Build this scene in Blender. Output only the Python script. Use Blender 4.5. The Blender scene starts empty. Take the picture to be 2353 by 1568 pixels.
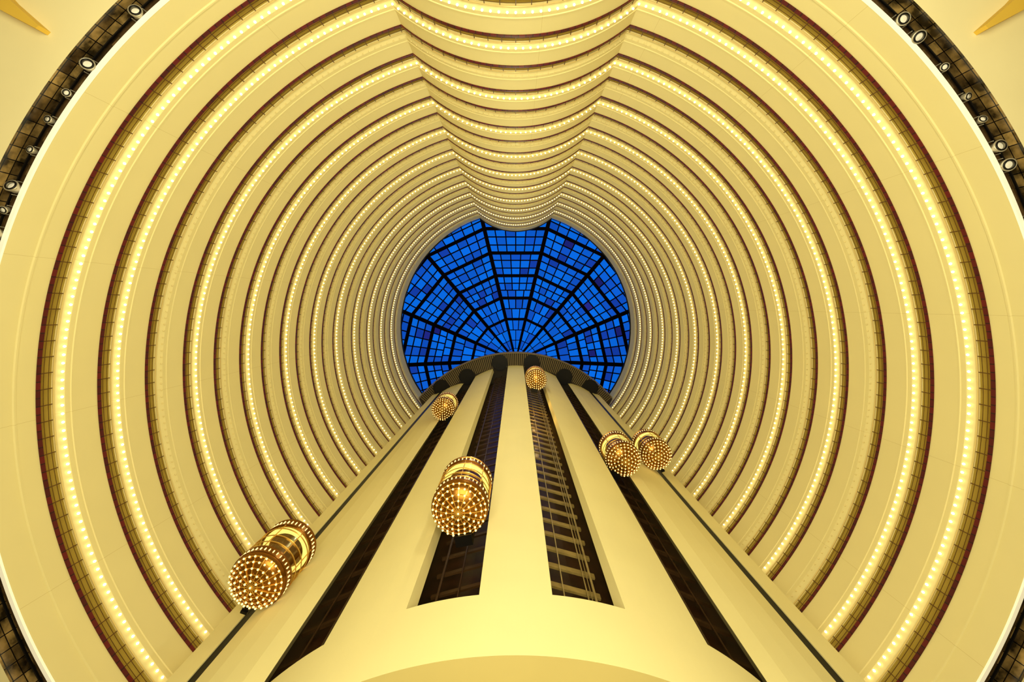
import bpy, math, random
from mathutils import Vector, Matrix
random.seed(7)
scene = bpy.context.scene
scene.view_settings.view_transform = 'Standard'
scene.view_settings.look = 'None'
COL = scene.collection
pi = math.pi

# ------------------------------------------------------------------ materials
def lin(c):
    def f(v):
        v /= 255.0
        return v/12.92 if v <= 0.04045 else ((v+0.055)/1.055)**2.4
    return (f(c[0]), f(c[1]), f(c[2]), 1.0)

def mat(name, rgb, rough=0.6, metal=0.0, emit=None, estr=0.0, var=0.06, scale=0.35, spec=0.3):
    m = bpy.data.materials.new(name); m.use_nodes = True
    nt = m.node_tree; b = nt.nodes['Principled BSDF']
    c = lin(rgb)
    if var > 0:
        tc = nt.nodes.new('ShaderNodeTexCoord'); n = nt.nodes.new('ShaderNodeTexNoise')
        n.inputs['Scale'].default_value = scale; n.inputs['Detail'].default_value = 4
        r = nt.nodes.new('ShaderNodeValToRGB')
        r.color_ramp.elements[0].position = 0.3; r.color_ramp.elements[1].position = 0.7
        r.color_ramp.elements[0].color = (c[0]*(1-var), c[1]*(1-var), c[2]*(1-var*1.3), 1)
        r.color_ramp.elements[1].color = (min(1, c[0]*(1+var)), min(1, c[1]*(1+var)), min(1, c[2]*(1+var)), 1)
        nt.links.new(tc.outputs['Object'], n.inputs['Vector'])
        nt.links.new(n.outputs['Fac'], r.inputs['Fac'])
        nt.links.new(r.outputs['Color'], b.inputs['Base Color'])
    else:
        b.inputs['Base Color'].default_value = c
    b.inputs['Roughness'].default_value = rough
    b.inputs['Metallic'].default_value = metal
    b.inputs['Specular IOR Level'].default_value = spec
    if emit:
        b.inputs['Emission Color'].default_value = lin(emit)
        b.inputs['Emission Strength'].default_value = estr
    return m

def joint_mat(name, rgb, joint, width, mortar, rough=0.6, row=100.0, rgb2=None, var=0.03):
    m = bpy.data.materials.new(name); m.use_nodes = True
    nt = m.node_tree; b = nt.nodes['Principled BSDF']
    uv = nt.nodes.new('ShaderNodeUVMap'); br = nt.nodes.new('ShaderNodeTexBrick'); br.offset = 0.0
    br.inputs['Color1'].default_value = lin(rgb); br.inputs['Color2'].default_value = lin(rgb2 or rgb)
    br.inputs['Mortar'].default_value = lin(joint); br.inputs['Scale'].default_value = 1.0
    br.inputs['Mortar Size'].default_value = mortar; br.inputs['Mortar Smooth'].default_value = 0.3
    br.inputs['Brick Width'].default_value = width; br.inputs['Row Height'].default_value = row
    n = nt.nodes.new('ShaderNodeTexNoise'); n.inputs['Scale'].default_value = 0.4
    tc = nt.nodes.new('ShaderNodeTexCoord'); nt.links.new(tc.outputs['Object'], n.inputs['Vector'])
    mr = nt.nodes.new('ShaderNodeMapRange'); mr.inputs['To Min'].default_value = 1-var*1.5; mr.inputs['To Max'].default_value = 1+var
    mx = nt.nodes.new('ShaderNodeMixRGB'); mx.blend_type = 'MULTIPLY'; mx.inputs['Fac'].default_value = 1.0
    nt.links.new(n.outputs['Fac'], mr.inputs['Value'])
    nt.links.new(uv.outputs['UV'], br.inputs['Vector']); nt.links.new(br.outputs['Color'], mx.inputs['Color1'])
    nt.links.new(mr.outputs['Result'], mx.inputs['Color2']); nt.links.new(mx.outputs['Color'], b.inputs['Base Color'])
    b.inputs['Roughness'].default_value = rough; b.inputs['Specular IOR Level'].default_value = 0.3
    return m

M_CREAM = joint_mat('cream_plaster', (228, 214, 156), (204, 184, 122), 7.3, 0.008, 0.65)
M_RED = joint_mat('maroon_coping', (100, 16, 15), (22, 5, 5), 0.37, 0.025, 0.45, rgb2=(72, 11, 11))
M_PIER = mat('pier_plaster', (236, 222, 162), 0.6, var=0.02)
M_UNDER = mat('drum_underside_shade', (188, 170, 108), 0.7, var=0.03)  # darker plaster tone puts shade into the drum's underside
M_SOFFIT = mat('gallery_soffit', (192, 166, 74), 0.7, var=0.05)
M_GALWALL = mat('gallery_wall', (170, 142, 70), 0.7)
M_BRASS = mat('brass_rail', (236, 212, 140), 0.3, 0.2, var=0)
M_BALUSTER = mat('bronze_baluster', (92, 62, 20), 0.4, 0.1, var=0)
M_BULB = mat('bulb_glass', (255, 232, 180), 0.3, 0, (255, 238, 184), 5.0, var=0)
M_BULB_OFF = mat('unlit_bulb', (240, 222, 160), 0.2, 0, var=0)
M_CBULB = mat('capsule_bulb', (255, 226, 150), 0.3, 0, (255, 218, 132), 2.2, var=0)
M_SOFFIT_FILL = mat('soffit_fill_glow', (255, 236, 180), 0.4, 0, (255, 230, 150), 2.2, var=0)
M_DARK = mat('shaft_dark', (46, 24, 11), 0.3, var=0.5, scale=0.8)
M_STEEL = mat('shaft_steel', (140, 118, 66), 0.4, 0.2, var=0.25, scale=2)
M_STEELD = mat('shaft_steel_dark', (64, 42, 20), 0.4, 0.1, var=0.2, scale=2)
M_BRONZE = mat('bronze', (132, 84, 24), 0.25, 0.75, var=0.15, scale=3)
M_GOLD = mat('gold_trim', (228, 178, 80), 0.25, 0.6, var=0)
M_BLACK = mat('black_metal', (14, 11, 9), 0.4, 0.2, var=0)
M_BOX = mat('cable_box_paint', (92, 72, 44), 0.5, 0.2, var=0.3, scale=5)
M_WHITE = mat('white_edge_glow', (250, 244, 226), 0.5, 0, (255, 248, 225), 0.25, var=0)  # faint emission added so the white edge reads bright
M_TROUGH = mat('trough_dark', (70, 50, 26), 0.6, var=0.7, scale=1.2)
M_CEIL = mat('lower_ceiling', (240, 226, 174), 0.7, var=0.03)
M_BEAM = mat('tan_beam', (222, 182, 68), 0.6, var=0.05)
M_SILVER = mat('silver_can', (190, 180, 158), 0.35, 0.5, var=0.2, scale=6)
M_LENS = mat('spot_lens', (230, 222, 200), 0.1, 0, (255, 246, 220), 0.15, var=0)
M_FRAME = mat('skylight_frame', (9, 4, 12), 0.7, 0.0, var=0, spec=0.02)
M_DECKS = mat('deck_soffit', (48, 38, 26), 0.6, var=0.2)
M_SLAT = mat('deck_slat', (128, 112, 78), 0.5, var=0)
M_GLOWRING = mat('cabin_light', (240, 245, 190), 0.5, 0, (236, 238, 160), 1.3, var=0)
M_PANEL = mat('cabin_panel', (200, 160, 80), 0.4, 0.2, var=0.1)
M_FLOOR = mat('lobby_floor', (190, 170, 120), 0.5, var=0.2)

def tile_mat():
    m = bpy.data.materials.new('brown_tile'); m.use_nodes = True
    nt = m.node_tree; b = nt.nodes['Principled BSDF']
    uv = nt.nodes.new('ShaderNodeUVMap')
    br = nt.nodes.new('ShaderNodeTexBrick')
    br.offset = 0.0
    br.inputs['Color1'].default_value = lin((140, 114, 66)); br.inputs['Color2'].default_value = lin((62, 46, 24))
    br.inputs['Mortar'].default_value = lin((16, 11, 6))
    br.inputs['Scale'].default_value = 1.0; br.inputs['Mortar Size'].default_value = 0.02
    br.inputs['Brick Width'].default_value = 0.55; br.inputs['Row Height'].default_value = 0.36
    n = nt.nodes.new('ShaderNodeTexNoise'); n.inputs['Scale'].default_value = 1.6; n.inputs['Detail'].default_value = 6
    cr = nt.nodes.new('ShaderNodeValToRGB'); cr.color_ramp.elements[0].position = 0.38; cr.color_ramp.elements[1].position = 0.66
    mx = nt.nodes.new('ShaderNodeMixRGB'); mx.blend_type = 'OVERLAY'; mx.inputs['Fac'].default_value = 0.85
    nt.links.new(uv.outputs['UV'], br.inputs['Vector']); nt.links.new(uv.outputs['UV'], n.inputs['Vector'])
    nt.links.new(n.outputs['Fac'], cr.inputs['Fac'])
    nt.links.new(br.outputs['Color'], mx.inputs['Color1']); nt.links.new(cr.outputs['Color'], mx.inputs['Color2'])
    nt.links.new(mx.outputs['Color'], b.inputs['Base Color'])
    b.inputs['Roughness'].default_value = 0.2
    return m
M_TILE = tile_mat()

def glass_mat():
    m = bpy.data.materials.new('amber_glass'); m.use_nodes = True
    nt = m.node_tree; nt.nodes.clear()
    o = nt.nodes.new('ShaderNodeOutputMaterial'); t = nt.nodes.new('ShaderNodeBsdfTransparent')
    g = nt.nodes.new('ShaderNodeBsdfGlossy'); x = nt.nodes.new('ShaderNodeMixShader')
    t.inputs['Color'].default_value = (0.90, 0.80, 0.48, 1); g.inputs['Roughness'].default_value = 0.08
    g.inputs['Color'].default_value = (1, 0.85, 0.5, 1); x.inputs['Fac'].default_value = 0.18
    nt.links.new(t.outputs[0], x.inputs[1]); nt.links.new(g.outputs[0], x.inputs[2]); nt.links.new(x.outputs[0], o.inputs[0])
    return m
M_GLASS = glass_mat()

def pane_mat():
    m = bpy.data.materials.new('dusk_glow_glass'); m.use_nodes = True
    nt = m.node_tree; b = nt.nodes['Principled BSDF']
    a = nt.nodes.new('ShaderNodeAttribute'); a.attribute_name = 'Col'
    b.inputs['Base Color'].default_value = (0.002, 0.004, 0.02, 1); b.inputs['Roughness'].default_value = 0.9
    b.inputs['Specular IOR Level'].default_value = 0.0
    nt.links.new(a.outputs['Color'], b.inputs['Emission Color']); b.inputs['Emission Strength'].default_value = 1.0  # opaque panes; the dusk sky's light is put into their emission colour
    return m
M_PANE = pane_mat()

# ------------------------------------------------------------------ object helpers
def link(o, parent=None):
    COL.objects.link(o)
    if parent is not None:
        o.parent = parent
    return o

class MB:
    def __init__(s): s.v = []; s.f = []; s.m = []; s.uv = None
    def quad(s, a, b, c, d, mi=0):
        n = len(s.v); s.v += [a, b, c, d]; s.f.append((n, n+1, n+2, n+3)); s.m.append(mi)
    def box(s, c, x, y, z, mi=0):
        c = Vector(c); x = Vector(x); y = Vector(y); z = Vector(z); n = len(s.v)
        for sx in (-1, 1):
            for sy in (-1, 1):
                for sz in (-1, 1):
                    s.v.append(tuple(c+x*sx+y*sy+z*sz))
        for f in ((0, 1, 3, 2), (4, 6, 7, 5), (0, 4, 5, 1), (2, 3, 7, 6), (0, 2, 6, 4), (1, 5, 7, 3)):
            s.f.append(tuple(n+i for i in f)); s.m.append(mi)
    def bar(s, p, q, w, h=None, mi=0, up=(0, 0, 1)):
        p = Vector(p); q = Vector(q); d = q-p
        if d.length < 1e-6: return
        h = w if h is None else h
        u = Vector(up)
        if abs(d.normalized().dot(u)) > 0.98: u = Vector((1, 0, 0))
        side = d.cross(u).normalized(); up2 = side.cross(d).normalized()
        s.box((p+q)/2, d/2, side*w/2, up2*h/2, mi)
    def prism(s, poly, z0, z1, mi=0, bottom=None):
        n = len(s.v); k = len(poly)
        for x, y in poly: s.v.append((x, y, z0))
        for x, y in poly: s.v.append((x, y, z1))
        s.f.append(tuple(range(n, n+k))); s.m.append(mi if bottom is None else bottom)
        s.f.append(tuple(range(n+2*k-1, n+k-1, -1))); s.m.append(mi)
        for i in range(k):
            j = (i+1) % k
            s.f.append((n+i, n+k+i, n+k+j, n+j)); s.m.append(mi)
    def lathe(s, prof, seg=32, c=(0, 0, 0), mi=0, axis=None):
        n = len(s.v); k = len(prof); M = axis
        for i in range(seg):
            a = 2*pi*i/seg
            for r, z in prof:
                p = Vector((r*math.cos(a), r*math.sin(a), z))
                if M is not None: p = M @ p
                s.v.append((p.x+c[0], p.y+c[1], p.z+c[2]))
        for i in range(seg):
            j = (i+1) % seg
            for a in range(k-1):
                s.f.append((n+i*k+a, n+j*k+a, n+j*k+a+1, n+i*k+a+1)); s.m.append(mi)
    def sphere(s, c, r, seg=8, rings=5, mi=0, sz=1.0):
        prof = [(max(1e-5, r*math.sin(pi*i/rings)), -r*sz*math.cos(pi*i/rings)) for i in range(rings+1)]
        s.lathe(prof, seg, c, mi)
    def obj(s, name, mats, parent=None, smooth=False, loc=None):
        me = bpy.data.meshes.new(name); me.from_pydata([tuple(p) for p in s.v], [], s.f)
        if not isinstance(mats, (list, tuple)): mats = [mats]
        for m in mats: me.materials.append(m)
        me.polygons.foreach_set('material_index', s.m)
        if smooth: me.polygons.foreach_set('use_smooth', [True]*len(me.polygons))
        if s.uv:
            l = me.uv_layers.new(name='UVMap')
            for i, lp in enumerate(me.loops): l.data[i].uv = s.uv[lp.vertex_index]
        me.validate(); me.update()
        o = bpy.data.objects.new(name, me)
        if loc is not None: o.location = loc
        return link(o, parent)

def empty(name, loc=(0, 0, 0)):
    o = bpy.data.objects.new(name, None); o.empty_display_size = 0.5; o.location = loc
    return link(o)

def tag(o, label, cat, group=None, kind=None):
    o['label'] = label; o['category'] = cat
    if group: o['group'] = group
    if kind: o['kind'] = kind

# ------------------------------------------------------------------ plan geometry (metres, camera at x=y=z=0)
F = 1046.0
R = 21.5; C = 4.15; RB = 10.4; B = -24.3; D = C-B
PHE = math.acos(-(18.4-C)/R)
N1, N2 = 120, 36

def angles(d):
    Rm = R+d; q = RB-d
    a = (D*D+Rm*Rm-q*q)/(2*D); x = math.sqrt(max(1e-6, Rm*Rm-a*a))
    return math.atan2(x, a), math.atan2(x, D-a)

def mainp(phi, d): return ((R+d)*math.sin(phi), C-(R+d)*math.cos(phi))
def bulp(psi, d): return ((RB-d)*math.sin(psi), B+(RB-d)*math.cos(psi))
PC0, SC0 = angles(0)
L1 = R*(PHE-PC0); L2 = RB*2*SC0; LT = 2*L1+L2

def pieces(d):
    pc, sc = angles(d)
    a = [mainp(-PHE+(PHE-pc)*i/N1, d) for i in range(N1+1)]
    b = [bulp(-sc+2*sc*i/N2, d) for i in range(N2+1)]
    c = [mainp(pc+(PHE-pc)*i/N1, d) for i in range(N1+1)]
    return a, b, c
PCACHE = {}
def pcs(d):
    k = round(d, 4)
    if k not in PCACHE: PCACHE[k] = pieces(d)
    return PCACHE[k]

def path_at(s, d):
    pc, sc = angles(d)
    if s < L1:
        t = s/L1; phi = -PHE+(PHE-pc)*t
        return mainp(phi, d), Vector((math.sin(phi), -math.cos(phi), 0))
    if s < L1+L2:
        t = (s-L1)/L2; psi = -sc+2*sc*t
        return bulp(psi, d), Vector((-math.sin(psi), -math.cos(psi), 0))
    t = (s-L1-L2)/L1; phi = pc+(PHE-pc)*t
    return mainp(phi, d), Vector((math.sin(phi), -math.cos(phi), 0))

def sweep(mb, prof, mi=0, mis=None):
    if mb.uv is None: mb.uv = []
    for k in range(len(prof)-1):
        (d0, z0), (d1, z1) = prof[k], prof[k+1]
        P0 = pcs(d0); P1 = pcs(d1)
        so = [0, L1, L1+L2]; sl = [L1, L2, L1]
        for pi_ in range(3):
            a = P0[pi_]; b = P1[pi_]; n = len(mb.v); m = len(a)
            for i in range(m):
                u = so[pi_]+sl[pi_]*i/(m-1)
                mb.v.append((a[i][0], a[i][1], z0)); mb.uv.append((u, z0+d0))
                mb.v.append((b[i][0], b[i][1], z1)); mb.uv.append((u, z1+d1))
            for i in range(m-1):
                mb.f.append((n+2*i, n+2*i+1, n+2*i+3, n+2*i+2)); mb.m.append(mis[k] if mis else mi)

# ------------------------------------------------------------------ balconies
H = 3.0; K0 = 6.86; NR = 22; GAP = 0.70
LIT = {0, 1, 3, 5, 7, 9, 11, 13, 15, 17, 19, 21}
bulb_mb = MB(); bulb_mb.sphere((0, 0, 0), 0.062, 10, 6)
bulb_me = None
def make_balcony(n):
    zr = H*(K0+n)
    top = 85.2 if n == NR-1 else zr
    zb = 18.27 if n == 0 else H*(K0+n-1)+GAP
    p, _ = path_at(L1+L2/2, 0.0)
    e = empty('balcony', (p[0], p[1], zb))
    inv = (-p[0], -p[1], -zb)
    def fin(mb, name, mats, smooth=False):
        mb.v = [(a[0]+inv[0], a[1]+inv[1], a[2]+inv[2]) for a in mb.v]
        return mb.obj(name, mats, e, smooth)
    mb = MB()
    if n == 0:
        prof = [(0.12, zb), (0.0, zb), (0.0, 19.42), (-0.05, 19.46), (-0.05, 19.54), (0.0, 19.58), (0.0, top-0.2), (0.22, top-0.2), (0.22, 18.9), (2.65, 18.9)]
        mis = [0]*9
    else:
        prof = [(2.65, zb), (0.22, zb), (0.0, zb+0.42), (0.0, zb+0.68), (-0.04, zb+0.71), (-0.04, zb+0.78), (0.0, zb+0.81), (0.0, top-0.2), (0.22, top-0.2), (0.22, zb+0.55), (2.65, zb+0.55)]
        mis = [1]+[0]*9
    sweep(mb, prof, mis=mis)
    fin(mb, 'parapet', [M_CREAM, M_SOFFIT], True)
    if n < NR-1:
        mb = MB(); sweep(mb, [(0.20, zr-0.20), (-0.05, zr-0.20), (-0.05, zr-0.03), (0.20, zr-0.03), (0.20, zr-0.20)])
        fin(mb, 'coping', M_RED, True)['label'] = 'maroon coping strip'
        mb = MB(); sweep(mb, [(0.24, zr-0.42), (0.24, zr-0.30), (0.32, zr-0.30), (0.32, zr-0.42)])  # added emissive strip, out of view, brightens the soffit above
        fin(mb, 'soffit_fill_strip', M_SOFFIT_FILL, True)['label'] = 'added warm glowing strip, hidden behind the parapet to light the soffit'
        mb = MB(); sweep(mb, [(0.02, zr+0.59), (0.08, zr+0.59), (0.08, zr+0.65), (0.02, zr+0.65), (0.02, zr+0.59)])
        o = fin(mb, 'handrail', M_BRASS, True); o['label'] = 'polished brass handrail'
        mb = MB()
        step = 0.74; cnt = int(LT/step)
        for i in range(cnt+1):
            s = min(LT-0.01, (i+0.5)*LT/(cnt+1)); q, nr = path_at(s, 0.06)
            tg = Vector((-nr.y, nr.x, 0))
            mb.box((q[0], q[1], zr+0.28), tg*0.02, nr*0.012, (0, 0, 0.31))
        for zz in (0.18, 0.40):
            pr = [(0.05, zr+zz), (0.065, zr+zz), (0.065, zr+zz+0.02), (0.05, zr+zz+0.02), (0.05, zr+zz)]
            mb.uv = []; sweep(mb, pr); mb.uv = None
        o = fin(mb, 'railing', M_BALUSTER); o['label'] = 'thin bronze balusters and rails'
    if n > 0:
        prev = n-1
        lit = prev in LIT
        cnt = int(LT/0.40); pos = []
        for i in range(cnt):
            s = (i+0.5)*LT/cnt; q, nr = path_at(s, -0.04); pos.append((q[0], q[1], zb+0.26))
        if lit:
            chosen = set()
            if prev in (0, 1, 3):
                vis = []
                for i, q in enumerate(pos):
                    u = 1185+F*q[0]/q[2]; v = 702+F*q[1]/q[2]
                    if 0 < u < 2353 and 0 < v < 1568: vis.append((Vector(q).length, i))
                vis.sort(); chosen = set(i for _, i in vis[:100])
                global bulb_me
                for i in chosen:
                    if bulb_me is None:
                        o = bulb_mb.obj('light_bulb', M_BULB, e, True); bulb_me = o.data
                    else:
                        o = bpy.data.objects.new('light_bulb', bulb_me); link(o, e)
                    o.location = (pos[i][0]+inv[0], pos[i][1]+inv[1], pos[i][2]+inv[2])
            mb = MB()
            for i, q in enumerate(pos):
                if i in chosen: continue
                mb.sphere(q, 0.062, 6 if prev > 3 else 8, 4)
            o = fin(mb, 'light_string', M_BULB, True); o['kind'] = 'stuff'; o['label'] = 'row of glowing warm bulbs'
        else:
            mb = MB()
            for q in pos: mb.sphere(q, 0.05, 6, 4)
            o = fin(mb, 'light_string', M_BULB_OFF, True); o['kind'] = 'stuff'; o['label'] = 'row of unlit bulbs'
    if n == 0: lab = 'lowest cream curved balcony band with slim moulding and maroon coping'
    elif n == NR-1: lab = 'topmost cream parapet band beneath the blue glass skylight'
    elif (n-1) in LIT: lab = 'cream curved balcony with maroon coping, railing and glowing bulbs beneath'
    else: lab = 'cream curved balcony with maroon coping, railing and unlit bulbs'
    tag(e, lab, 'balcony', 'stacked ring balconies of the atrium')
for n in range(NR): make_balcony(n)

# ------------------------------------------------------------------ setting
mb = MB(); sweep(mb, [(2.7, 17.6), (2.7, 86.5)])
o = mb.obj('wall_gallery', M_GALWALL, smooth=True); tag(o, 'mustard wall behind the ring balconies', 'wall', kind='structure')
mb = MB(); sweep(mb, [(0.66, 17.6), (8.0, 17.6), (8.0, 17.9)])
o = mb.obj('ceiling', M_CEIL); tag(o, 'cream lower ceiling around the circular opening', 'ceiling', kind='structure')
mb = MB(); sweep(mb, [(0.66, 17.6), (0.66, 18.5)])
o = mb.obj('trim_1', M_TILE); tag(o, 'collar of brown glazed square tiles around the opening', 'trim', kind='structure')
mb = MB(); sweep(mb, [(0.12, 18.5), (0.66, 18.5)])
o = mb.obj('trim_2', M_TROUGH); tag(o, 'dark lighting recess round the atrium opening', 'trim', kind='structure')
mb = MB(); sweep(mb, [(0.14, 18.17), (-0.02, 18.17), (-0.02, 18.262), (0.14, 18.262), (0.14, 18.17)])
o = mb.obj('trim_3', M_WHITE); tag(o, 'white lower edge of the balcony band, given a faint glow', 'trim', kind='structure')
mb = MB(); sweep(mb, [(0.52, 18.28), (0.57, 18.28), (0.57, 18.36), (0.52, 18.36), (0.52, 18.28)])
o = mb.obj('trim_4', M_BLACK); tag(o, 'black conduit track in the lighting recess', 'trim', kind='structure')
mb = MB(); mb.quad((-45, -45, -1.6), (45, -45, -1.6), (45, 45, -1.6), (-45, 45, -1.6))
o = mb.obj('floor', M_FLOOR); tag(o, 'warm beige lobby floor', 'floor', kind='structure')

def unproj(u, v, z): return Vector(((u-1185)*z/F, (v-702)*z/F, z))
for sgn in (0, 1):
    def px(u, v):
        uu = u if sgn == 0 else 2353-u
        w = unproj(uu, v, 17.2); return (w.x, w.y)
    poly = [px(-60, -70), px(-30, -60), px(18, -5), px(92, 60), px(85, 67), px(0, 22), px(-60, -14)]
    mb = MB(); mb.prism(poly, 17.15, 17.597)
    o = mb.obj('ceiling_beam', M_BEAM); tag(o, 'tapered tan beam under the cream ceiling', 'beam', 'tan ceiling beams')

# spotlights
spot_px = [(330, 48, .0), (215, 162, 0), (178, 232, 1), (134, 289, 1), (95, 358, 1), (45, 438, 0), (30, 490, 1), (8, 543, 0),
           (1962, 2, 1), (2050, 68, 0), (2083, 107, 0), (2137, 180, 1), (2195, 240, 1), (2222, 298, 1), (2268, 352, 0), (2282, 395, 0), (2341, 522, 0)]
spot_phi = []
def make_spot(u, v, small):
    z = 18.05; w = unproj(u, v, z)
    phi = math.atan2(w.x, -(w.y-C)); q = mainp(phi, 0.34); spot_phi.append(phi)
    sc = 0.7 if small else 1.1
    e = empty('spotlight', (q[0], q[1], 18.5))
    inward = Vector((-math.sin(phi), math.cos(phi), 0)); tg = Vector((-inward.y, inward.x, 0))
    ax = (Vector((0, 0, -1))+inward*random.uniform(-0.1, 0.6)+tg*random.uniform(-0.5, 0.5)).normalized()
    rot = ax.to_track_quat('Z', 'Y').to_matrix()
    cpos = (0, 0, -0.36)
    mb = MB(); mb.lathe([(0.001, -0.22*sc), (0.12*sc, -0.2*sc), (0.17*sc, -0.1*sc), (0.2*sc, 0.05*sc), (0.23*sc, 0.12*sc), (0.23*sc, 0.16*sc), (0.19*sc, 0.16*sc), (0.18*sc, 0.08*sc)], 20, cpos, axis=rot)
    mb.obj('lamp_housing', M_SILVER, e, True)
    mb = MB(); mb.lathe([(0.001, 0.11*sc), (0.06*sc, 0.10*sc), (0.14*sc, 0.08*sc)], 20, cpos, axis=rot)
    mb.obj('lens', M_LENS, e, True)
    mb = MB(); mb.lathe([(0.14*sc, 0.155*sc), (0.185*sc, 0.155*sc), (0.185*sc, 0.18*sc), (0.14*sc, 0.18*sc), (0.14*sc, 0.155*sc)], 20, cpos, axis=rot)
    mb.obj('rim', M_BLACK, e, True)
    mb = MB()
    for s_ in (-1, 1): mb.bar(Vector(cpos)+tg*0.26*sc*s_, Vector((0, 0, -0.05))+tg*0.26*sc*s_, 0.03)
    mb.bar(Vector((0, 0, -0.05))-tg*0.26*sc, Vector((0, 0, -0.05))+tg*0.26*sc, 0.03); mb.bar((0, 0, -0.05), (0, 0, 0), 0.05)
    mb.obj('yoke', M_SILVER, e)
    tag(e, 'small round silver spotlight in the dark recess' if small else 'large silver stage spotlight on a yoke', 'spotlight', 'spotlights in the lighting recess')
for a in spot_px: make_spot(*a)
# cable boxes in the free stretches between the spotlights
allp = sorted(spot_phi)
for a, b in zip(allp[:-1], allp[1:]):
    gap = b-a
    if gap < 0.062 or gap > 0.6: continue
    phi = (a+b)/2; w = min(0.2, (gap*R-0.75)/2)
    if w < 0.06: continue
    q = mainp(phi, 0.27); nr = Vector((math.sin(phi), -math.cos(phi), 0)); tg = Vector((-nr.y, nr.x, 0)); mb = MB()
    mb.box((0, 0, -0.08), tg*w, nr*0.09, (0, 0, 0.08)); mb.box((0, 0, -0.175), tg*(w+0.015), nr*0.105, (0, 0, 0.012))
    o = mb.obj('cable_box', M_BOX, loc=(q[0], q[1], 18.498)); tag(o, 'small brown lidded cable box in the lighting recess', 'electrical box', 'cable boxes in the lighting recess')

# ------------------------------------------------------------------ skylight
DC = 11.6; SEG = 14; ZA = 95.0
def dz(r): return ZA-9.7*(r/29.0)**1.35
rings_r = [0.8, 2.7, 4.5, 6.7, 9.0, 11.2, 13.4, 15.0, 16.4, 17.9, 19.4, 20.9, 22.3, 23.8, 25.3, 26.8, 28.3, 29.8, 31.2]
THICKJ = {4, 6, 9, 12, 15, 18}
win = empty('window_1', (0, DC, 85.3)); tag(win, 'faceted glass skylight dome with dark mullions and panes emitting blue dusk sky light', 'skylight', kind='structure')
def node(i, j, m, nc):
    a0 = (i-0.5)*2*pi/SEG; a1 = (i+0.5)*2*pi/SEG; r = rings_r[j]
    p = Vector((r*math.sin(a0), -r*math.cos(a0), dz(r)-85.3)); q = Vector((r*math.sin(a1), -r*math.cos(a1), dz(r)-85.3))
    return p.lerp(q, m/nc)
pm = MB(); cols = []; fm = MB()
PAL = [(0.002, 0.145, 0.78), (0.003, 0.110, 0.66), (0.004, 0.080, 0.54), (0.006, 0.045, 0.38), (0.016, 0.022, 0.26), (0.010, 0.014, 0.16)]
for i in range(SEG):
    for j in range(len(rings_r)-1):
        r_ = rings_r[j]
        nc = 1 if r_ < 2 else (2 if r_ < 6 else (3 if r_ < 10 else 4 if r_ < 15 else 5 if r_ < 22 else 6))
        for m in range(nc):
            a, b, c, d = node(i, j, m, nc), node(i, j, m+1, nc), node(i, j+1, m+1, nc), node(i, j+1, m, nc)
            pm.quad(a, b, c, d)
            far = min(1.6, Vector((((a+c)/2).x, ((a+c)/2).y+9)).length/18)
            w = [6.0, 4.0, 1.5+far*1.5, 0.1+far*1.3, max(0, far-0.5)*0.8, max(0, far-0.5)*0.6]
            cc = random.choices(PAL, w)[0]; k = random.uniform(0.85, 1.05)
            cols.append((cc[0]*k, cc[1]*k, cc[2]*k))
        wr = min(1.0, 0.5+r_/24)
        for m in range(nc):
            thick = m == 0
            fm.bar(node(i, j, m, nc), node(i, j+1, m, nc), (0.75 if thick else 0.22)*wr, 0.4 if thick else 0.2)
        tj = j in THICKJ
        fm.bar(node(i, j, 0, nc), node(i, j, nc, nc), (0.62 if tj else 0.22)*wr, 0.4 if tj else 0.2)
o = pm.obj('glass', M_PANE, win)
ca = o.data.color_attributes.new('Col', 'FLOAT_COLOR', 'CORNER')
for p in o.data.polygons:
    for li in p.loop_indices: ca.data[li].color = (*cols[p.index], 1)
fm.obj('mullion', M_FRAME, win)
mb = MB(); sweep(mb, [(-0.02, 85.2), (-0.12, 85.2), (-0.12, 85.5), (0.1, 85.5)]); 
o = mb.obj('trim_5', M_BLACK); tag(o, 'thin dark curb around the skylight', 'trim', kind='structure')
mb = MB(); sweep(mb, [(0.0, 85.45), (2.7, 85.45), (9.5, 85.45)])
o = mb.obj('wall_roof', M_BLACK); tag(o, 'dark roof slab around the skylight', 'roof', kind='structure')

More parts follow.
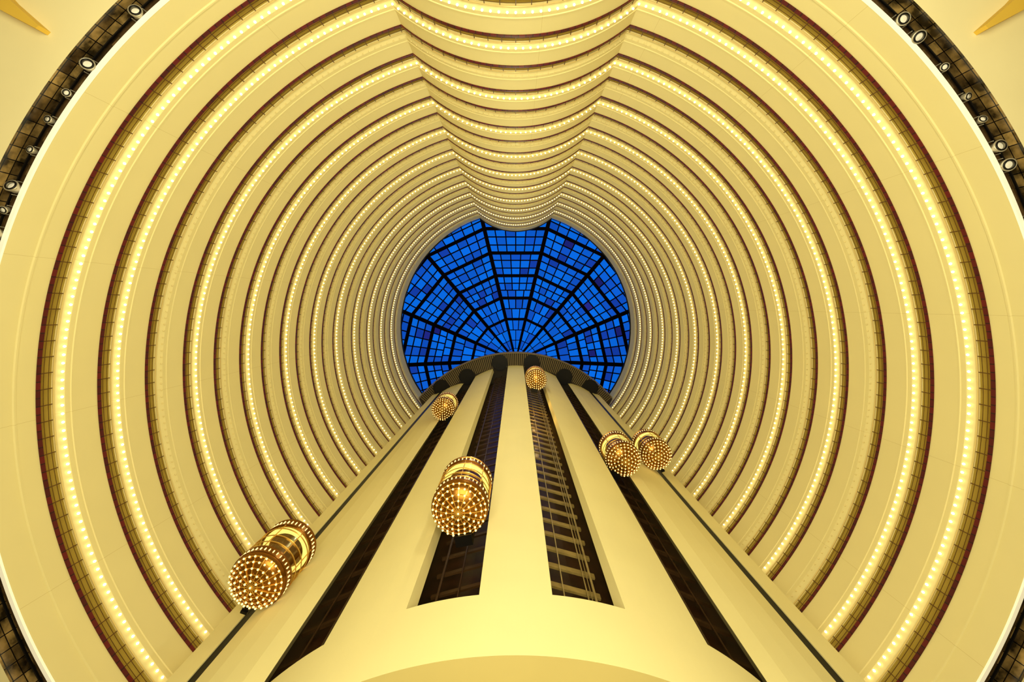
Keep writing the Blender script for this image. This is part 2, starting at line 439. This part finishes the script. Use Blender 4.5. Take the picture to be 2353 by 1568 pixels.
# ------------------------------------------------------------------ elevator tower
ZB, Z1, Z2 = 13.6, 16.54, 79.2
CY, CR = 24.36, 13.9
tower = empty('elevator_tower', (0, CY, ZB)); tag(tower, 'cream elevator tower with tall piers and dark open shafts', 'elevator tower')
T = (0, -CY, -ZB)
def tfin(mb, name, mats, smooth=False):
    mb.v = [(a[0]+T[0], a[1]+T[1], a[2]+T[2]) for a in mb.v]
    return mb.obj(name, mats, tower, smooth)
def arc(x0, x1, n=8, r=CR):
    out = []
    for i in range(n+1):
        x = x0+(x1-x0)*i/n; out.append((x, CY-math.sqrt(r*r-x*x)))
    return out
mb = MB(); mb.prism(arc(-1.33, 1.33, 6)+[(1.2, 14.0), (-1.2, 14.0)], Z1-0.02, Z2); tfin(mb, 'pier', M_PIER)
for s in (-1, 1):
    def mir(p): return [(s*x, y) for x, y in p]
    mb = MB(); mb.prism(mir(arc(3.98, 6.97, 8)+[(6.6, 13.4), (6.1, 14.6), (4.75, 14.3), (3.80, 11.62)]), Z1-0.02, Z2); tfin(mb, 'pier', M_PIER)
    mb = MB(); mb.prism(mir([(9.02, 13.52), (9.9, 13.66), (10.8, 13.98), (11.7, 14.35), (12.72, 14.95), (12.4, 18), (10.8, 17), (9.95, 14.9)]), ZB, Z2); tfin(mb, 'pier', M_PIER)
    mb = MB(); mb.prism(mir([(13.3, 15.2), (14.5, 15.6), (15.9, 18.5), (15.9, 24), (13.3, 20)]), ZB, Z2); tfin(mb, 'pier', M_PIER)
    mb = MB(); mb.prism(mir([(12.6, 15.15), (13.4, 15.28), (13.4, 15.6), (12.6, 15.45)]), ZB, Z2); tfin(mb, 'shaft_wall', M_BLACK)
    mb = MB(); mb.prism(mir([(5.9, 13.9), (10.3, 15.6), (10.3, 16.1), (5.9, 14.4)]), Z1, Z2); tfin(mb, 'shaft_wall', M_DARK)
    mb = MB(); z = Z1+0.4
    while z < Z2-1:
        mb.bar((s*6.5, 13.75, z), (s*9.8, 15.15, z), 0.15, 0.22); z += 2.0
    for k in (0.25, 0.5, 0.75):
        p = Vector((s*6.5, 13.65, 0)).lerp(Vector((s*9.8, 15.05, 0)), k)
        mb.bar(p+Vector((0, 0, Z1)), p+Vector((0, 0, Z2)), 0.07, 0.07)
    tfin(mb, 'shaft_frame', M_STEELD)
# base drum
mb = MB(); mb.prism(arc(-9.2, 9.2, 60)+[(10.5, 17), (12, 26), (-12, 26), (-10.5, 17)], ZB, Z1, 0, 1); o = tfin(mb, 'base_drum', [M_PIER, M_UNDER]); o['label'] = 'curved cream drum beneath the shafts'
mb = MB(); mb.prism(arc(-9.6, 9.6, 48, 11.0)+[(11.0, 18), (-11.0, 18)], 8.0, ZB-0.01); o = tfin(mb, 'lower_drum', M_PIER)
# shaft back wall
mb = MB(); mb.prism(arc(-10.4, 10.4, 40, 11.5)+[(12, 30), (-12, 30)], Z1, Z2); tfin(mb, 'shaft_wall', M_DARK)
def shaft_frame(x0, y0, x1, y1, dep, m_, hh, ks):
    a = Vector((x0, y0, 0)); b = Vector((x1, y1, 0)); t = (b-a).normalized(); nrm = Vector((-t.y, t.x, 0))
    if nrm.y < 0: nrm = -nrm
    a2 = a+nrm*dep; b2 = b+nrm*dep; mb = MB(); z = Z1+0.3
    while z < Z2-0.5:
        mb.bar(a2+Vector((0, 0, z)), b2+Vector((0, 0, z)), 0.10, hh)
        z += 1.5
    for k, w in ks:
        p = a2.lerp(b2, k)-nrm*0.1
        mb.bar(p+Vector((0, 0, Z1)), p+Vector((0, 0, Z2)), w, w)
    o = tfin(mb, 'shaft_frame', m_)
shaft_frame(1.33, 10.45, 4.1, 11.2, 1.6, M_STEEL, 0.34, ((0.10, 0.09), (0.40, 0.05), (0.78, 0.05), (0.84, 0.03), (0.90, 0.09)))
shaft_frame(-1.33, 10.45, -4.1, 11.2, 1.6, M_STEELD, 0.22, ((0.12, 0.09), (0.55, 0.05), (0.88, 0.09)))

# observation deck
DKY, DKR = 30.25, 22.05
def darc(r, n=60, xm=16.8):
    out = []
    for i in range(n+1):
        x = -xm+2*xm*i/n; out.append((x, DKY-math.sqrt(r*r-x*x)))
    return out
mb = MB(); mb.prism(darc(DKR-0.2)+[(15.7, 18.5), (15.7, 30), (-15.7, 30), (-15.7, 18.5)], Z2, Z2+0.7); o = tfin(mb, 'deck', M_DECKS); o['label'] = 'dark curved deck capping the shafts'
mb = MB(); amax = math.asin(16.7/DKR); ns = 110
for i in range(ns+1):
    a = -amax+2*amax*i/ns; d_ = Vector((math.sin(a), -math.cos(a), 0)); tg = Vector((d_.y, -d_.x, 0))
    c = Vector((0, DKY, Z2-0.06))+d_*(DKR-1.35)
    mb.box(c, d_*1.15, tg*0.06, (0, 0, 0.06))
o = tfin(mb, 'deck_slat', M_SLAT); o['kind'] = 'stuff'; o['label'] = 'fine radial slats under the deck'
mb = MB()
A = darc(DKR, 60); Bq = darc(DKR-0.16, 60)
for i in range(60):
    (x0, y0), (x1, y1) = A[i], A[i+1]; (u0, v0), (u1, v1) = Bq[i], Bq[i+1]
    mb.quad((x0, y0, Z2-0.1), (x1, y1, Z2-0.1), (u1, v1, Z2-0.1), (u0, v0, Z2-0.1))
    mb.quad((x0, y0, Z2-0.1), (x1, y1, Z2-0.1), (x1, y1, Z2+1.6), (x0, y0, Z2+1.6))
    mb.quad((u0, v0, Z2-0.1), (u1, v1, Z2-0.1), (u1, v1, Z2+1.6), (u0, v0, Z2+1.6))
o = tfin(mb, 'deck_rim', M_SLAT)
CAP = {1: (2.8, 9.95), 2: (8.45, 12.4), 3: (12.9, 14.3)}
for s in (-1, 1):
    for k, (x, y) in CAP.items():
        mb = MB(); mb.lathe([(1.25, 0.0), (1.4, 0.0), (1.4, 0.28), (0.001, 0.28), (0.001, 0.2), (1.25, 0.2), (1.25, 0.0)], 32, (0, 0, 0))
        mb.v = [(a[0]+s*x, a[1]+y, a[2]+Z2-0.42) for a in mb.v]
        tfin(mb, 'shaft_cap', M_BLACK)

# ------------------------------------------------------------------ elevator capsules
def dome_z(r): return 0.72*(1-math.sqrt(max(0.0, 1-(r/1.36)**2)))
CAPS_ME = {}
def make_capsule(x, y, z, label, outer=False):
    e = empty('elevator_capsule', (x, y, z))
    def part(name, key, build, mats, smooth=True, loc=(0, 0, 0), label=None):
        if key not in CAPS_ME:
            mb = MB(); build(mb); o = mb.obj(name, mats, e, smooth); CAPS_ME[key] = o.data
        else:
            o = bpy.data.objects.new(name, CAPS_ME[key]); link(o, e)
        o.location = loc
        if label: o['label'] = label
        return o
    def b_dome(mb):
        pr = [(max(0.001, 1.34*math.sin(pi/2*i/12)), dome_z(1.34*math.sin(pi/2*i/12))) for i in range(13)]
        mb.lathe(pr+[(1.30, 0.62), (0.001, 0.62)], 48)
    part('bottom_dome', 'dome', b_dome, M_BRONZE)
    def b_lat(mb):
        for rr in (0.3, 0.56, 0.82, 1.06, 1.24):
            n = 48
            for i in range(n):
                a = 2*pi*i/n; b = 2*pi*(i+1)/n
                mb.bar((rr*math.cos(a), rr*math.sin(a), dome_z(rr)-0.03), (rr*math.cos(b), rr*math.sin(b), dome_z(rr)-0.03), 0.03)
        for i in range(16):
            a = 2*pi*i/16
            for j in range(5):
                r0 = 0.06+j*0.24; r1 = r0+0.24
                mb.bar((r0*math.cos(a), r0*math.sin(a), dome_z(r0)-0.03), (r1*math.cos(a), r1*math.sin(a), dome_z(r1)-0.03), 0.03)
    part('lattice', 'lat', b_lat, M_GOLD, False, label='gold lattice across the capsule underside')
    def b_bulb(mb): mb.sphere((0, 0, 0), 0.05, 10, 6)
    for rr, n in ((0, 1), (0.3, 6), (0.56, 12), (0.82, 18), (1.06, 24), (1.24, 28)):
        for i in range(n):
            a = 2*pi*(i+0.5*(n % 4 == 2))/n
            part('light_bulb', 'bulb', b_bulb, M_CBULB, True, (rr*math.cos(a), rr*math.sin(a), dome_z(rr)-0.07))
    def b_band(mb):
        mb.lathe([(1.30, 0.6), (1.36, 0.6), (1.36, 0.68), (1.33, 0.7), (1.33, 1.0), (1.37, 1.02), (1.37, 1.10), (1.28, 1.10), (1.0, 1.10), (0.001, 1.10)], 48)
        for i in range(40):
            a = 2*pi*i/40; d = Vector((math.cos(a), math.sin(a), 0)); t = Vector((-d.y, d.x, 0))
            mb.box(d*1.345+Vector((0, 0, 0.85)), d*0.02, t*0.02, (0, 0, 0.08), 1)
    part('lower_band', 'lband', b_band, [M_BRONZE, M_CBULB], False, label='bronze band ringed with small lights')
    def b_glass(mb): mb.lathe([(1.32, 1.1), (1.32, 3.25)], 48)
    part('glass', 'glass', b_glass, M_GLASS)
    def b_mull(mb):
        for i in range(8):
            a = 2*pi*i/8; d = Vector((math.cos(a), math.sin(a), 0))
            mb.bar(d*1.33+Vector((0, 0, 1.1)), d*1.33+Vector((0, 0, 3.25)), 0.04)
        for zz in (1.5, 2.1, 2.8):
            mb.lathe([(1.33, zz), (1.365, zz), (1.365, zz+0.05), (1.33, zz+0.05)], 48)
    part('mullion', 'mull', b_mull, M_GOLD, False)
    def b_ring(mb): mb.lathe([(0.95, 3.2), (1.22, 3.2), (1.22, 3.10), (0.95, 3.10), (0.95, 3.2)], 40)
    part('ceiling_light', 'ring', b_ring, M_GLOWRING, False, label='pale glowing ceiling ring')
    def b_top(mb):
        u = 0.2
        mb.lathe([(1.28, 3.02+u), (1.37, 3.02+u), (1.37, 3.1+u), (1.33, 3.12+u), (1.33, 3.5+u), (1.38, 3.52+u), (1.38, 3.6+u), (1.2, 3.62+u), (0.9, 3.85+u), (0.001, 3.95+u)], 48)
        mb.lathe([(1.28, 3.02+u), (0.001, 3.02+u)], 48)
        for i in range(40):
            a = 2*pi*i/40; d = Vector((math.cos(a), math.sin(a), 0)); t = Vector((-d.y, d.x, 0))
            mb.box(d*1.345+Vector((0, 0, 3.31+u)), d*0.02, t*0.02, (0, 0, 0.11), 1)
    part('upper_band', 'tband', b_top, [M_BRONZE, M_CBULB], False, label='bronze crown ringed with small lights')
    if outer: inw = Vector((0.33*(1 if x > 0 else -1), 0.944, 0)).normalized()
    else: inw = Vector((-x, CY-y, 0)).normalized()
    t = Vector((-inw.y, inw.x, 0))
    mb = MB()
    mb.box(inw*1.0+Vector((0, 0, 2.1)), inw*0.04, t*0.7, (0, 0, 0.95)); mb.obj('back_panel', M_PANEL, e)
    mb = MB()
    if outer: mb.box(inw*1.42+Vector((0, 0, 1.9)), inw*0.06, t*0.16, (0, 0, 1.7)); mb.box(inw*1.38+Vector((0, 0, 0.4)), inw*0.1, t*0.16, (0, 0, 0.12))
    else: mb.box(inw*1.45+Vector((0, 0, 1.9)), inw*0.12, t*0.4, (0, 0, 1.7)); mb.box(inw*1.35+Vector((0, 0, 0.2)), inw*0.25, t*0.4, (0, 0, 0.12))
    mb.obj('carriage', M_BLACK, e)
    tag(e, label, 'elevator', 'glass elevator capsules on the tower')
def hz(y, dv): return y*F/dv
make_capsule(-2.65, 9.6, hz(9.6, 478), 'round glass elevator capsule, low on its shaft beside the central pier')
make_capsule(2.65, 9.6, hz(9.6, 173), 'round glass elevator capsule near the top of a lattice shaft')
make_capsule(-8.5, 12.14, hz(12.14, 241), 'glass elevator capsule high up between two cream piers')
make_capsule(8.5, 12.14, hz(12.14, 360), 'glass elevator capsule with gold bulbs, midway up its shaft')
make_capsule(-12.3, 13.1, hz(13.1, 648), 'large glass elevator capsule low on the outermost shaft', True)
make_capsule(12.35, 13.1, hz(13.1, 348), 'glass elevator capsule on the outermost shaft beside another capsule', True)

# ------------------------------------------------------------------ lights
def area(name, loc, size, power, col, rot=(pi, 0, 0)):
    l = bpy.data.lights.new(name, 'AREA'); l.shape = 'DISK'; l.size = size; l.energy = power; l.color = col
    o = bpy.data.objects.new(name, l); o.location = loc; o.rotation_euler = rot; link(o); return o
area('lobby_fill', (0, -4, -1.2), 18, 9800, (1, 0.955, 0.64))  # unseen area fill added below the camera to light the atrium
for z, p in ((26, 1040), (34, 1000), (42, 920), (50, 850), (58, 770), (66, 680), (74, 560), (81, 340)):  # invisible point fills added along the atrium to light the upper floors
    l = bpy.data.lights.new('atrium_fill', 'POINT'); l.energy = p; l.color = (1, 0.955-0.02*(z-26)/55, 0.63-0.16*(z-26)/55); l.shadow_soft_size = 0.0
    o = bpy.data.objects.new('atrium_fill', l); o.location = (0, -2.5, z); link(o)
for x, y, z, p in ((2.5, 11.3, 52, 60), (2.5, 11.3, 45, 50)):
    l = bpy.data.lights.new('shaft_lamp', 'POINT'); l.energy = p; l.color = (1, 0.6, 0.15); l.shadow_soft_size = 0.0
    o = bpy.data.objects.new('shaft_lamp', l); o.location = (x, y, z); link(o)
w = bpy.data.worlds.new('World'); scene.world = w; w.use_nodes = True
w.node_tree.nodes['Background'].inputs['Color'].default_value = (1, 0.92, 0.60, 1)
w.node_tree.nodes['Background'].inputs['Strength'].default_value = 0.4

# ------------------------------------------------------------------ camera
cam = bpy.data.cameras.new('camera'); co = bpy.data.objects.new('camera', cam); link(co)
cam.sensor_width = 36; cam.lens = 36*F/2353; cam.clip_start = 0.05; cam.clip_end = 500
cam.shift_x = -8.5/2353; cam.shift_y = -82/2353
co.matrix_world = Matrix(((1, 0, 0, 0), (0, -1, 0, 0), (0, 0, -1, 0), (0, 0, 0, 1)))
scene.camera = co
